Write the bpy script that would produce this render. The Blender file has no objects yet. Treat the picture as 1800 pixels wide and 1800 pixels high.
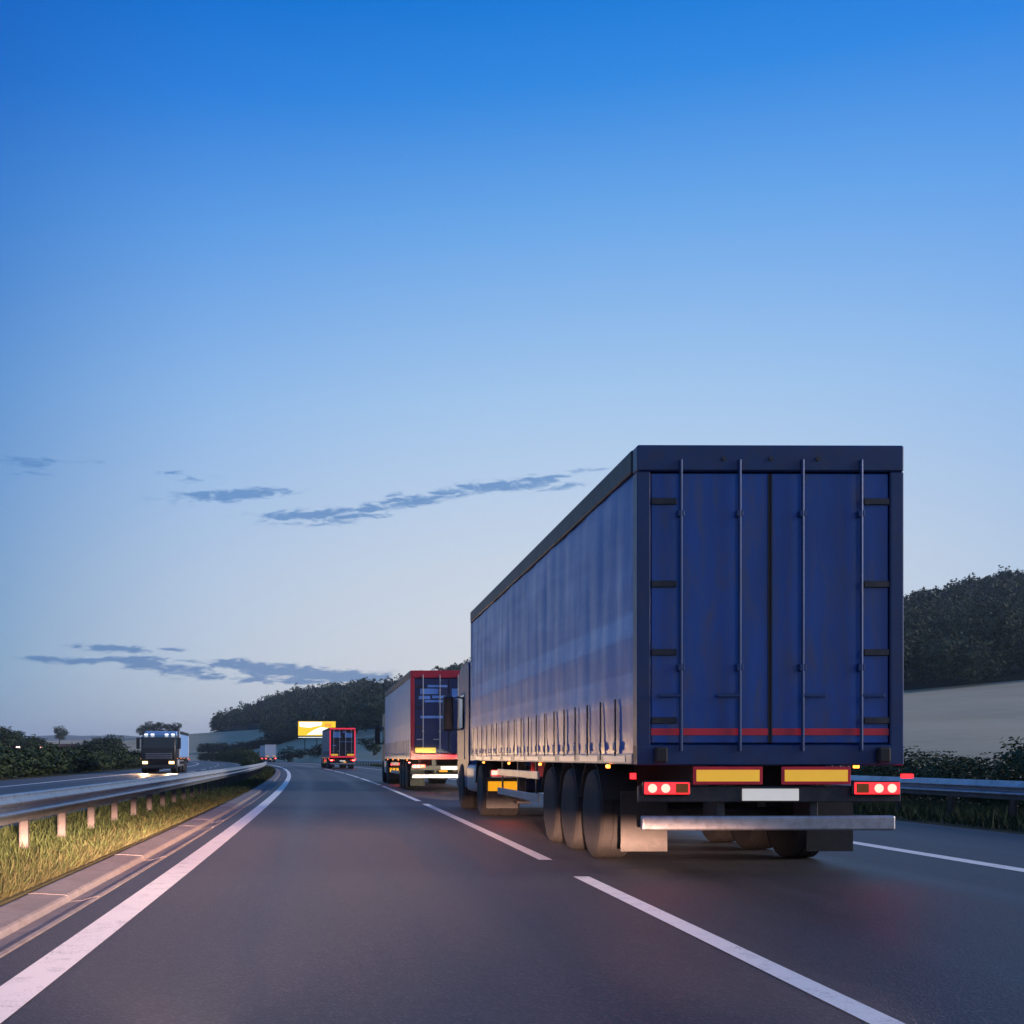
import bpy, bmesh, math, random
import numpy as np
from mathutils import Vector, Matrix

scene = bpy.context.scene
COL = scene.collection
R = math.radians
rng = random.Random(7)
nrng = np.random.default_rng(11)

# ------------------------------------------------------------------ camera
FPX, VX, HY, CAMZ = 2180.0, 594.0, 1331.0, 1.13      # focal length / vanishing point, in photo pixels
cam_d = bpy.data.cameras.new('camera')
cam = bpy.data.objects.new('camera', cam_d)
COL.objects.link(cam)
cam.location = (0, 0, CAMZ)
cam.rotation_euler = (R(90), 0, 0)
cam_d.sensor_width = 36
cam_d.lens = FPX / 1800 * 36
cam_d.shift_x = (900 - VX) / 1800
cam_d.shift_y = (HY - 900) / 1800
cam_d.clip_start = 0.05
cam_d.clip_end = 20000
scene.camera = cam

# ------------------------------------------------------------------ exposure
scene.render.engine = 'CYCLES'
scene.view_settings.view_transform = 'Standard'
scene.view_settings.look = 'None'
scene.view_settings.gamma = 1
scene.view_settings.use_curve_mapping = False
EXPO = 1.55
scene.view_settings.exposure = EXPO
scene.cycles.use_denoising = True
scene.cycles.max_bounces = 6
scene.cycles.diffuse_bounces = 3
scene.cycles.glossy_bounces = 3
scene.cycles.transparent_max_bounces = 8
scene.cycles.volume_bounces = 0
scene.cycles.sample_clamp_indirect = 4

# ------------------------------------------------------------------ world
SKY_STRENGTH = 0.08
SUN_AZ, SUN_EL = 95.0, 17.0
world = bpy.data.worlds.new('World')
scene.world = world
world.use_nodes = True
wn = world.node_tree
wn.nodes.clear()


class NT:
    """tiny node helper"""
    def __init__(s, tree): s.t = tree
    def n(s, typ, **kw):
        nd = s.t.nodes.new(typ)
        for k, v in kw.items(): setattr(nd, k, v)
        return nd
    def l(s, a, b): s.t.links.new(a, b)
    def val(s, node, i, v):
        if hasattr(v, 'is_linked') or isinstance(v, bpy.types.NodeSocket): s.l(v, node.inputs[i])
        else: node.inputs[i].default_value = v
    def m(s, op, a, b=0.0, c=0.0, clamp=False):
        nd = s.n('ShaderNodeMath', operation=op, use_clamp=clamp)
        s.val(nd, 0, a); s.val(nd, 1, b)
        if op in ('MULTIPLY_ADD', 'SMOOTH_MIN', 'SMOOTH_MAX', 'WRAP'): s.val(nd, 2, c)
        return nd.outputs[0]
    def mix(s, f, a, b, mode='MIX'):
        nd = s.n('ShaderNodeMix', data_type='RGBA', blend_type=mode)
        s.val(nd, 0, f)
        for idx, v in ((6, a), (7, b)):
            if isinstance(v, bpy.types.NodeSocket): s.l(v, nd.inputs[idx])
            else: nd.inputs[idx].default_value = (*v, 1)
        return nd.outputs[2]
    def ramp(s, f, stops, interp='LINEAR'):
        nd = s.n('ShaderNodeValToRGB')
        nd.color_ramp.interpolation = interp
        els = nd.color_ramp.elements
        els.remove(els[1])
        for i, (p, c) in enumerate(stops):
            e = els[0] if i == 0 else els.new(p)
            e.position = p
            e.color = (*c, 1) if hasattr(c, '__len__') else (c, c, c, 1)
        s.l(f, nd.inputs[0])
        return nd.outputs[0]
    def noise(s, vec, scale, detail=4, rough=0.55, dist=0.0, dim='3D'):
        nd = s.n('ShaderNodeTexNoise', noise_dimensions=dim)
        if vec is not None: s.l(vec, nd.inputs['Vector'])
        nd.inputs['Scale'].default_value = scale
        nd.inputs['Detail'].default_value = detail
        nd.inputs['Roughness'].default_value = rough
        nd.inputs['Distortion'].default_value = dist
        return nd.outputs[0]


w = NT(wn)
sky = w.n('ShaderNodeTexSky', sky_type='NISHITA', sun_disc=False)
sky.sun_elevation = R(SUN_EL)
sky.sun_rotation = R(SUN_AZ)
sky.ozone_density = 6.0
sky.air_density = 1.0
sky.dust_density = 0.4
tc = w.n('ShaderNodeTexCoord')
sep = w.n('ShaderNodeSeparateXYZ')
w.l(tc.outputs['Generated'], sep.inputs[0])
dx, dy, dz = sep.outputs
el = w.m('MULTIPLY', w.m('ARCSINE', dz), 57.29578)      # degrees above the horizon
az = w.m('MULTIPLY', w.m('ARCTAN2', dx, dy), 57.29578)                           # degrees right of the road's direction
K = SKY_STRENGTH * 2 ** EXPO
def raw(c): return tuple(v / K for v in c)
# twilight haze layer: brightest over the place where the sun went down, dimmer to either side
glow = w.m('COSINE', w.m('MULTIPLY', w.m('SUBTRACT', az, 12.0), 1 / 57.29578))
g01 = w.m('MULTIPLY_ADD', glow, 0.5, 0.5)
elN = w.m('DIVIDE', el, 40.0, clamp=True)
hz_el = w.ramp(elN, [(0.0, (0.70, 0.65, 0.66)), (0.10, (0.86, 0.80, 0.77)), (0.21, (0.73, 0.755, 0.79)), (0.40, (0.46, 0.65, 0.87)), (0.575, (0.20, 0.46, 0.88)), (0.70, (0.045, 0.28, 0.83)), (0.80, (0.0, 0.185, 0.75)), (1.0, (0.0, 0.10, 0.50))])
hz_az = w.ramp(g01, [(0.0, (0.62, 0.58, 0.66)), (0.45, (0.46, 0.54, 0.70)), (0.94, (0.29, 0.45, 0.68)), (0.976, (0.74, 0.83, 0.95)), (1.0, (1.0, 1.0, 1.0))])  # unseen sky behind the camera is lifted to brighten the ground
hzm = w.mix(1.0, hz_el, hz_az, 'MULTIPLY')
hzs = w.n('ShaderNodeVectorMath', operation='SCALE')
w.l(hzm, hzs.inputs[0]); hzs.inputs['Scale'].default_value = 1.0 / K
hf = w.ramp(elN, [(0.0, 0.92), (0.40, 0.82), (0.75, 0.66), (1.0, 0.45)])
hs = w.n('ShaderNodeHueSaturation'); hs.inputs['Saturation'].default_value = 1.75; hs.inputs['Value'].default_value = 1.0
w.l(sky.outputs[0], hs.inputs['Color'])
skycol = w.mix(hf, hs.outputs[0], hzs.outputs[0])
# small dark cloud wisps low in the sky
cvec = w.n('ShaderNodeCombineXYZ')
w.l(w.m('MULTIPLY', az, 0.30), cvec.inputs[0]); w.l(w.m('MULTIPLY', el, 1.15), cvec.inputs[1])
n1 = w.noise(cvec.outputs[0], 3.1, 8, 0.66, 0.5)
n2 = w.noise(cvec.outputs[0], 0.35, 3, 0.5, 0.0)
def px_az(px, py): return math.degrees(math.atan2((px - VX) / FPX, 1))
def px_el(px, py): return math.degrees(math.atan2((HY - py) / FPX, math.hypot(1, (px - VX) / FPX)))
blobs = [(350, 876, 60, 8, 1.0), (420, 868, 60, 9, .95), (480, 862, 40, 5, .7), (300, 830, 22, 4, .8), (350, 842, 40, 5, .6), (500, 908, 55, 8, 1.0), (580, 903, 55, 8, 1.05), (560, 920, 60, 5, .6),
         (650, 893, 40, 7, .95), (655, 908, 40, 5, .7), (715, 880, 42, 10, 1.25), (790, 868, 40, 6, .9), (840, 858, 50, 7, 1.0), (900, 852, 50, 8, 1.0), (965, 838, 40, 6, .9), (970, 855, 60, 8, .6), (1040, 825, 40, 4, .5), (40, 812, 50, 10, .85), (45, 832, 35, 5, .6), (150, 810, 60, 6, .4),
         (75, 1158, 45, 4, 1.0), (130, 1163, 40, 6, 1.1), (170, 1138, 60, 5, .95), (250, 1142, 70, 5, .8), (215, 1158, 45, 6, 1.1), (265, 1168, 50, 9, 1.2), (325, 1184, 45, 7, 1.15), (400, 1166, 50, 8, 1.15), (460, 1176, 55, 8, 1.15), (520, 1180, 60, 8, 1.15), (600, 1188, 70, 9, 1.15), (660, 1192, 50, 6, 1.0), (430, 1194, 50, 5, .95), (510, 1198, 60, 5, .9),
         (-500, 1120, 200, 14, .9), (-900, 900, 200, 16, .8), (2300, 860, 220, 16, .8), (2700, 1050, 260, 14, .9)]
acc = None
for (bx, by, sx, sy, amp) in blobs:
    a0, e0 = px_az(bx, by), px_el(bx, by)
    sa = abs(px_az(bx + sx, by) - a0); se = abs(px_el(bx, by - sy) - e0)
    u_ = w.m('MULTIPLY', w.m('SUBTRACT', az, a0), 1 / sa)
    v_ = w.m('MULTIPLY', w.m('SUBTRACT', el, e0), 1 / se)
    g = w.m('MULTIPLY', w.m('EXPONENT', w.m('MULTIPLY', w.m('ADD', w.m('MULTIPLY', u_, u_), w.m('MULTIPLY', v_, v_)), -0.8)), amp)
    acc = g if acc is None else w.m('ADD', acc, g)
cm = w.m('SUBTRACT', w.m('MULTIPLY_ADD', n1, 5.2, w.m('MULTIPLY', acc, 1.1)), 2.95)
cm = w.m('MULTIPLY', cm, 1.25, clamp=True)
cm = w.m('MULTIPLY', cm, w.m('MULTIPLY', acc, 2.2, clamp=True))
ccol = w.mix(w.m('DIVIDE', el, 14.0, clamp=True), raw((0.045, 0.155, 0.36)), raw((0.10, 0.26, 0.56)))
skycol = w.mix(w.m('MULTIPLY', cm, 0.8), skycol, ccol)
bg = w.n('ShaderNodeBackground')
w.l(skycol, bg.inputs[0]); bg.inputs[1].default_value = SKY_STRENGTH
wo = w.n('ShaderNodeOutputWorld')
w.l(bg.outputs[0], wo.inputs[0])

# afterglow: wide sun lamp, set clear of the hill to brighten ground and field
sun_d = bpy.data.lights.new('sun', 'SUN')
sun_d.energy = 1.15
sun_d.angle = R(30)
sun_d.color = (1.0, 0.86, 0.78)
sun = bpy.data.objects.new('sun', sun_d)
COL.objects.link(sun)
sv = Vector((math.sin(R(SUN_AZ)) * math.cos(R(SUN_EL)), math.cos(R(SUN_AZ)) * math.cos(R(SUN_EL)), math.sin(R(SUN_EL))))
sun.rotation_euler = sv.to_track_quat('Z', 'Y').to_euler()

# ------------------------------------------------------------------ helpers
RC = 1980.0                                    # radius of the bend (to the left)
def heading(d): return d / RC
def pos(X, d, z=0.0):
    a = d / RC
    return Vector((-RC + (RC + X) * math.cos(a), (RC + X) * math.sin(a), z))

def tag(o, label=None, cat=None, group=None, kind=None):
    if label: o['label'] = label
    if cat: o['category'] = cat
    if group: o['group'] = group
    if kind: o['kind'] = kind
    return o

def empty(name, loc=(0, 0, 0), rz=0.0):
    o = bpy.data.objects.new(name, None)
    o.empty_display_size = 0.3
    COL.objects.link(o)
    o.location = loc
    o.rotation_euler = (0, 0, rz)
    return o

def mesh_from(name, verts, faces, mat=None, smooth=False):
    me = bpy.data.meshes.new(name)
    me.from_pydata([tuple(v) for v in verts], [], faces)
    if mat: me.materials.append(mat)
    if smooth:
        me.polygons.foreach_set('use_smooth', [True] * len(me.polygons))
    me.update()
    return me

def put(name, me, parent=None, loc=(0, 0, 0), rot=(0, 0, 0), scale=(1, 1, 1)):
    o = bpy.data.objects.new(name, me)
    COL.objects.link(o)
    o.parent = parent
    o.location = loc
    o.rotation_euler = rot
    o.scale = scale
    return o

def copy_tree(o, parent=None):
    c = o.copy(); COL.objects.link(c); c.parent = parent
    for ch in list(o.children): copy_tree(ch, c)
    return c

class MB:
    """collects shapes into one bmesh"""
    def __init__(s): s.b = bmesh.new()
    def box(s, x0, x1, y0, y1, z0, z1, bev=0.0, seg=1):
        r = bmesh.ops.create_cube(s.b, size=1)
        vs = r['verts']
        for v in vs:
            v.co = Vector(((x0 + x1) / 2 + v.co.x * (x1 - x0), (y0 + y1) / 2 + v.co.y * (y1 - y0), (z0 + z1) / 2 + v.co.z * (z1 - z0)))
        if bev > 0:
            es = list({e for v in vs for e in v.link_edges})
            bmesh.ops.bevel(s.b, geom=es, offset=bev, segments=seg, affect='EDGES', profile=0.5)
        return s
    def cyl(s, p0, p1, r0, r1=None, n=12, caps=True):
        p0, p1 = Vector(p0), Vector(p1)
        r1 = r0 if r1 is None else r1
        ax = (p1 - p0); L = ax.length
        q = ax.to_track_quat('Z', 'Y').to_matrix().to_4x4()
        bmesh.ops.create_cone(s.b, cap_ends=caps, segments=n, radius1=r0, radius2=r1, depth=L, matrix=Matrix.Translation((p0 + p1) / 2) @ q)
        return s
    def prism(s, pts, axis, a, b_):
        """extrude a 2D outline; axis 'x': pts are (y,z); 'y': (x,z); 'z': (x,y)"""
        def mk(p, t):
            return {'x': (t, p[0], p[1]), 'y': (p[0], t, p[1]), 'z': (p[0], p[1], t)}[axis]
        v0 = [s.b.verts.new(mk(p, a)) for p in pts]
        v1 = [s.b.verts.new(mk(p, b_)) for p in pts]
        n = len(pts)
        s.b.faces.new(v0); s.b.faces.new(list(reversed(v1)))
        for i in range(n):
            s.b.faces.new((v0[i], v1[i], v1[(i + 1) % n], v0[(i + 1) % n]))
        return s
    def lathe(s, prof, axis_p, axis='x', n=24):
        """prof: list of (t along axis, radius)"""
        rings = []
        for t, r in prof:
            ring = []
            for k in range(n):
                a = 2 * math.pi * k / n
                c, q = r * math.cos(a), r * math.sin(a)
                co = {'x': (t, c, q), 'y': (c, t, q), 'z': (c, q, t)}[axis]
                ring.append(s.b.verts.new(Vector(co) + Vector(axis_p)))
            rings.append(ring)
        for i in range(len(rings) - 1):
            for k in range(n):
                s.b.faces.new((rings[i][k], rings[i][(k + 1) % n], rings[i + 1][(k + 1) % n], rings[i + 1][k]))
        s.b.faces.new(rings[0]); s.b.faces.new(rings[-1])
        return s
    def mesh(s, name, mat, smooth=False, angle=None):
        bmesh.ops.recalc_face_normals(s.b, faces=s.b.faces)
        me = bpy.data.meshes.new(name)
        s.b.to_mesh(me); s.b.free()
        me.materials.append(mat)
        if smooth:
            me.polygons.foreach_set('use_smooth', [True] * len(me.polygons))
            if angle is not None and hasattr(me, 'set_sharp_from_angle'): me.set_sharp_from_angle(angle=R(angle))
        me.update()
        return me
    def put(s, name, mat, parent=None, loc=(0, 0, 0), rot=(0, 0, 0), smooth=False, angle=None):
        return put(name, s.mesh(name, mat, smooth, angle), parent, loc, rot)

# ------------------------------------------------------------------ materials
def material(name, color, rough=0.6, metallic=0.0, spec=0.5, var=0.15, vscale=3.0, bump=0.0, bscale=40.0, emit=None, emit_s=0.0, coat=0.0, dirt=None, dirt_amt=0.0, sheen=0.0, stretch=None):
    m = bpy.data.materials.new(name)
    m.use_nodes = True
    t = NT(m.node_tree)
    b = m.node_tree.nodes['Principled BSDF']
    tcn = t.n('ShaderNodeTexCoord')
    vec = tcn.outputs['Object']
    if stretch:
        mp = t.n('ShaderNodeMapping'); mp.inputs['Scale'].default_value = stretch
        t.l(vec, mp.inputs[0]); vec = mp.outputs[0]
    n = t.noise(vec, vscale, 5, 0.6)
    lo = tuple(max(0, c * (1 - var)) for c in color); hi = tuple(min(1, c * (1 + var)) for c in color)
    col = t.mix(t.m('MULTIPLY_ADD', n, 2.2, -0.6, clamp=True), lo, hi)
    if dirt is not None:
        dn = t.noise(vec, vscale * 2.7, 6, 0.65, 0.4)
        col = t.mix(t.m('MULTIPLY', t.m('MULTIPLY_ADD', dn, 4.0, -1.9, clamp=True), dirt_amt), col, dirt)
    t.l(col, b.inputs['Base Color'])
    rn = t.noise(vec, vscale * 4, 3, 0.5)
    t.l(t.m('MULTIPLY_ADD', rn, 0.16, rough - 0.08, clamp=True), b.inputs['Roughness'])
    b.inputs['Metallic'].default_value = metallic
    b.inputs['Specular IOR Level'].default_value = spec
    if coat: b.inputs['Coat Weight'].default_value = coat; b.inputs['Coat Roughness'].default_value = 0.08
    if sheen: b.inputs['Sheen Weight'].default_value = sheen
    if bump:
        bn = t.n('ShaderNodeBump'); bn.inputs['Strength'].default_value = bump; bn.inputs['Distance'].default_value = 0.01
        t.l(t.noise(vec, bscale, 4, 0.6), bn.inputs['Height']); t.l(bn.outputs[0], b.inputs['Normal'])
    if emit is not None:
        b.inputs['Emission Color'].default_value = (*emit, 1); b.inputs['Emission Strength'].default_value = emit_s
    return m

RC = 1980.0                                    # radius of the bend (to the left)
M = {}
def mk(key, *a, **k): M[key] = material(key, *a, **k)

def asphalt(name, base, tracks=(-0.52, 1.32, 3.55, 5.5)):
    m = bpy.data.materials.new(name); m.use_nodes = True
    t = NT(m.node_tree); b = m.node_tree.nodes['Principled BSDF']
    g = t.n('ShaderNodeNewGeometry'); p = g.outputs['Position']
    fine = t.noise(p, 95.0, 3, 0.7)
    mid = t.noise(p, 9.0, 4, 0.6)
    mp = t.n('ShaderNodeMapping'); mp.inputs['Scale'].default_value = (0.9, 0.035, 1)
    t.l(p, mp.inputs[0])
    streak = t.noise(mp.outputs[0], 1.6, 5, 0.6, 0.2)
    mp2 = t.n('ShaderNodeMapping'); mp2.inputs['Scale'].default_value = (0.25, 0.1, 1)
    t.l(p, mp2.inputs[0])
    patch = t.noise(mp2.outputs[0], 1.0, 4, 0.55, 0.6)
    v = t.m('ADD', t.m('MULTIPLY', fine, 0.75), t.m('ADD', t.m('MULTIPLY', mid, 0.35), t.m('ADD', t.m('MULTIPLY', streak, 0.8), t.m('MULTIPLY', patch, 0.5))))
    f = t.m('MULTIPLY_ADD', v, 1.15, -0.85, clamp=True)
    # distance across the carriageway, for wheel tracks and the oil-darkened middle of each lane
    va = t.n('ShaderNodeVectorMath', operation='ADD'); t.l(p, va.inputs[0]); va.inputs[1].default_value = (RC, 0, 0)
    vl = t.n('ShaderNodeVectorMath', operation='LENGTH'); t.l(va.outputs[0], vl.inputs[0])
    X = t.m('SUBTRACT', vl.outputs['Value'], RC)
    tr = None
    for c0 in tracks:
        dx_ = t.m('MULTIPLY', t.m('SUBTRACT', X, c0), 1 / 0.30)
        g_ = t.m('EXPONENT', t.m('MULTIPLY', t.m('MULTIPLY', dx_, dx_), -1.0))
        tr = g_ if tr is None else t.m('ADD', tr, g_)
    tr = t.m('MULTIPLY', tr, t.m('MULTIPLY_ADD', streak, 1.2, 0.2, clamp=True))
    col = t.mix(f, tuple(c * 0.35 for c in base), tuple(c * 1.9 for c in base))
    col = t.mix(t.m('MULTIPLY', tr, 0.75, clamp=True), col, tuple(c * 0.55 for c in base))
    # sparse pale and dark aggregate stones
    vo = t.n('ShaderNodeTexVoronoi'); vo.inputs['Scale'].default_value = 70.0; t.l(p, vo.inputs['Vector'])
    sc_ = t.n('ShaderNodeSeparateColor'); t.l(vo.outputs['Color'], sc_.inputs[0])
    st = t.m('GREATER_THAN', sc_.outputs[0], 0.86)
    col = t.mix(t.m('MULTIPLY', st, 0.5), col, tuple(min(1, c * 2.6) for c in base))
    t.l(col, b.inputs['Base Color'])
    t.l(t.m('SUBTRACT', t.m('MULTIPLY_ADD', t.m('ADD', streak, t.m('MULTIPLY', fine, 0.5)), 0.25, 0.38), t.m('MULTIPLY', tr, 0.10), clamp=True), b.inputs['Roughness'])
    b.inputs['Specular IOR Level'].default_value = 0.42
    bn = t.n('ShaderNodeBump'); bn.inputs['Strength'].default_value = 0.55; bn.inputs['Distance'].default_value = 0.006
    t.l(t.m('ADD', fine, vo.outputs['Distance']), bn.inputs['Height']); t.l(bn.outputs[0], b.inputs['Normal'])
    return m

M['asphalt'] = asphalt('asphalt', (0.038, 0.036, 0.038))
M['asphalt_far'] = asphalt('asphalt_opposite', (0.042, 0.042, 0.046), (-8.3, -6.5, -11.7, -9.9))

def paint():
    m = bpy.data.materials.new('road_paint'); m.use_nodes = True
    t = NT(m.node_tree); b = m.node_tree.nodes['Principled BSDF']
    g = t.n('ShaderNodeNewGeometry'); p = g.outputs['Position']
    f1 = t.noise(p, 55.0, 4, 0.7); f2 = t.noise(p, 4.0, 5, 0.65, 0.5)
    wear = t.m('MULTIPLY_ADD', t.m('ADD', t.m('MULTIPLY', f1, 0.9), t.m('MULTIPLY', f2, 0.9)), 3.4, -3.15, clamp=True)
    col = t.mix(f2, (0.84, 0.80, 0.72), (0.93, 0.89, 0.82))
    col = t.mix(t.m('MULTIPLY', wear, 0.7), col, (0.16, 0.15, 0.145))
    t.l(col, b.inputs['Base Color']); b.inputs['Roughness'].default_value = 0.55
    bn = t.n('ShaderNodeBump'); bn.inputs['Strength'].default_value = 0.3; bn.inputs['Distance'].default_value = 0.004
    t.l(f1, bn.inputs['Height']); t.l(bn.outputs[0], b.inputs['Normal'])
    return m
M['paint'] = paint()

def ground_mat(name, stops, scale, fine=30.0, stretch=(1, 1, 1), bump=0.5, rough=0.9):
    m = bpy.data.materials.new(name); m.use_nodes = True
    t = NT(m.node_tree); b = m.node_tree.nodes['Principled BSDF']
    g = t.n('ShaderNodeNewGeometry'); p = g.outputs['Position']
    mp = t.n('ShaderNodeMapping'); mp.inputs['Scale'].default_value = stretch
    t.l(p, mp.inputs[0]); p2 = mp.outputs[0]
    a = t.noise(p2, scale, 5, 0.62, 0.3); c = t.noise(p2, fine, 4, 0.65)
    f = t.m('MULTIPLY_ADD', t.m('ADD', t.m('MULTIPLY', a, 0.65), t.m('MULTIPLY', c, 0.35)), 2.2, -0.6, clamp=True)
    t.l(t.ramp(f, stops), b.inputs['Base Color'])
    b.inputs['Roughness'].default_value = rough; b.inputs['Specular IOR Level'].default_value = 0.15
    bn = t.n('ShaderNodeBump'); bn.inputs['Strength'].default_value = bump; bn.inputs['Distance'].default_value = 0.04
    t.l(c, bn.inputs['Height']); t.l(bn.outputs[0], b.inputs['Normal'])
    return m

M['ground'] = ground_mat('meadow', [(0, (0.035, 0.05, 0.018)), (0.5, (0.06, 0.08, 0.03)), (1, (0.11, 0.11, 0.05))], 0.15, 3.0)
M['verge'] = ground_mat('verge_soil', [(0, (0.030, 0.034, 0.014)), (0.5, (0.05, 0.052, 0.022)), (1, (0.085, 0.074, 0.035))], 1.2, 18.0)
M['stubble'] = ground_mat('stubble_field', [(0, (0.40, 0.33, 0.19)), (0.5, (0.52, 0.43, 0.26)), (1, (0.60, 0.50, 0.32))], 0.05, 0.9, (1, 0.35, 1))
M['forest_floor'] = ground_mat('forest_floor', [(0, (0.012, 0.02, 0.01)), (1, (0.035, 0.05, 0.02))], 0.05, 0.5)
M['far_hill'] = ground_mat('far_wooded_hill', [(0, (0.015, 0.03, 0.02)), (1, (0.04, 0.06, 0.03))], 0.01, 0.08)

mk('concrete', (0.19, 0.175, 0.175), 0.85, var=0.2, vscale=2.5, bump=0.4, bscale=60, dirt=(0.12, 0.10, 0.09), dirt_amt=0.7)
mk('galv', (0.42, 0.44, 0.47), 0.40, metallic=0.75, var=0.18, vscale=3, bump=0.12, bscale=30, dirt=(0.16, 0.14, 0.12), dirt_amt=0.5)
mk('galv_post', (0.045, 0.045, 0.05), 0.7, metallic=0.2, var=0.25, vscale=5, dirt=(0.08, 0.07, 0.06), dirt_amt=0.7)
mk('steel_dark', (0.035, 0.036, 0.04), 0.5, metallic=0.3, var=0.3, vscale=4, dirt=(0.10, 0.085, 0.07), dirt_amt=0.5)
mk('alu', (0.42, 0.43, 0.46), 0.42, metallic=0.8, var=0.12, vscale=4, dirt=(0.2, 0.18, 0.16), dirt_amt=0.6)
mk('tyre', (0.011, 0.011, 0.012), 0.8, var=0.3, vscale=6, bump=0.3, bscale=50, dirt=(0.022, 0.021, 0.02), dirt_amt=0.4)
mk('rim', (0.42, 0.42, 0.43), 0.45, metallic=0.5, var=0.15, vscale=8, dirt=(0.10, 0.09, 0.08), dirt_amt=0.8)
mk('rubber', (0.016, 0.016, 0.017), 0.7, var=0.2)
mk('flap', (0.020, 0.020, 0.021), 0.65, var=0.3, vscale=5, dirt=(0.05, 0.046, 0.042), dirt_amt=0.5)
mk('glass_dark', (0.01, 0.012, 0.015), 0.06, spec=0.8, var=0.1)
mk('red_lens', (0.30, 0.008, 0.006), 0.2, emit=(1.0, 0.015, 0.02), emit_s=1.3, var=0.1)
mk('red_bulb', (0.5, 0.02, 0.01), 0.3, emit=(1.0, 0.045, 0.035), emit_s=7.0, var=0.0)
mk('amber_lamp', (0.6, 0.2, 0.02), 0.3, emit=(1.0, 0.25, 0.03), emit_s=1.8, var=0.0)
mk('dim_amber', (0.45, 0.14, 0.02), 0.25, var=0.1)
mk('amber_plate', (0.85, 0.42, 0.02), 0.35, emit=(1.0, 0.42, 0.01), emit_s=0.26, var=0.08, vscale=8)  # reflector, not a lamp: the light it returns is put in as emission
mk('head_lamp', (0.9, 0.8, 0.6), 0.2, emit=(1.0, 0.58, 0.17), emit_s=2.2, var=0.0)
mk('white_lamp', (0.9, 0.9, 0.9), 0.2, emit=(0.85, 0.92, 1.0), emit_s=0.8, var=0.0)
mk('lamp_housing', (0.03, 0.03, 0.032), 0.4, var=0.2)
mk('plate_white', (0.78, 0.77, 0.73), 0.45, var=0.06, vscale=6, emit=(1.0, 0.93, 0.78), emit_s=0.12)  # weak emission stands in for plate-lamp light on the number plate
mk('reflect_yellow_glow', (0.88, 0.55, 0.05), 0.35, var=0.08, vscale=8, emit=(1.0, 0.5, 0.04), emit_s=0.16)  # reflective plates, unlit: headlight return is put in as a weak glow
mk('reflect_red', (0.75, 0.03, 0.05), 0.35, var=0.1, vscale=6)
mk('reflect_white', (0.80, 0.74, 0.68), 0.35, var=0.08, vscale=6)
mk('cab_dark', (0.010, 0.012, 0.016), 0.35, var=0.1, coat=0.2)
mk('cab_blue', (0.012, 0.04, 0.15), 0.42, spec=0.3, var=0.1)
mk('cab_grey', (0.20, 0.21, 0.24), 0.35, var=0.1, coat=0.5)
mk('white_box', (0.72, 0.74, 0.78), 0.4, var=0.06, vscale=1.5, dirt=(0.4, 0.38, 0.36), dirt_amt=0.35)
mk('pale_blue_box', (0.22, 0.42, 0.75), 0.35, var=0.1, vscale=1.5)
mk('roof_sheet', (0.36, 0.40, 0.46), 0.5, var=0.12, vscale=1.2, dirt=(0.2, 0.2, 0.2), dirt_amt=0.5)
mk('roof_rail', (0.020, 0.026, 0.036), 0.5, metallic=0.0, spec=0.3, var=0.2, vscale=2)
mk('door_blue', (0.006, 0.070, 0.30), 0.34, var=0.3, vscale=1.1, dirt=(0.075, 0.08, 0.13), dirt_amt=0.85, coat=0.1, bump=0.08, bscale=4, stretch=(2.2, 2.2, 0.45))
mk('door_navy', (0.008, 0.026, 0.11), 0.36, var=0.18, vscale=1.6, dirt=(0.03, 0.035, 0.07), dirt_amt=0.6)
mk('door_black', (0.012, 0.013, 0.022), 0.4, var=0.2, vscale=2)
mk('frame_blue', (0.010, 0.035, 0.12), 0.4, var=0.2, vscale=2, dirt=(0.04, 0.04, 0.06), dirt_amt=0.6)
mk('bar_blue', (0.02, 0.055, 0.16), 0.4, metallic=0.3, var=0.2, dirt=(0.06, 0.07, 0.1), dirt_amt=0.6)
mk('frame_red', (0.52, 0.018, 0.045), 0.38, var=0.15, vscale=2, dirt=(0.18, 0.02, 0.03), dirt_amt=0.6, emit=(1, .02, .05), emit_s=0.0)
mk('tape_red_glow', (0.6, 0.02, 0.04), 0.35, emit=(1.0, 0.03, 0.09), emit_s=0.30, var=0.05)  # reflective red tape, no lamp: its headlight return is put in as emission
mk('frame_white', (0.7, 0.7, 0.72), 0.4, var=0.08)
mk('print_blue', (0.18, 0.38, 0.80), 0.4, var=0.1, vscale=5)
mk('billboard_yellow', (0.9, 0.6, 0.02), 0.5, emit=(1.0, 0.58, 0.02), emit_s=0.32, var=0.05)
mk('billboard_white', (0.9, 0.88, 0.8), 0.5, emit=(1.0, 0.90, 0.72), emit_s=0.55, var=0.03)
mk('billboard_orange', (0.8, 0.3, 0.03), 0.5, emit=(1.0, 0.42, 0.05), emit_s=0.28, var=0.05)
mk('bark', (0.06, 0.045, 0.032), 0.9, var=0.3, vscale=6, bump=0.6, bscale=20)
mk('house_wall', (0.42, 0.40, 0.37), 0.85, var=0.12)
mk('house_roof', (0.16, 0.07, 0.05), 0.8, var=0.25, vscale=4)
mk('window_lit', (0.8, 0.6, 0.3), 0.4, emit=(1.0, 0.70, 0.30), emit_s=1.6, var=0.0)
mk('lamp_pink', (0.9, 0.5, 0.4), 0.4, emit=(1.0, 0.45, 0.38), emit_s=1.6, var=0.0)

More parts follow.
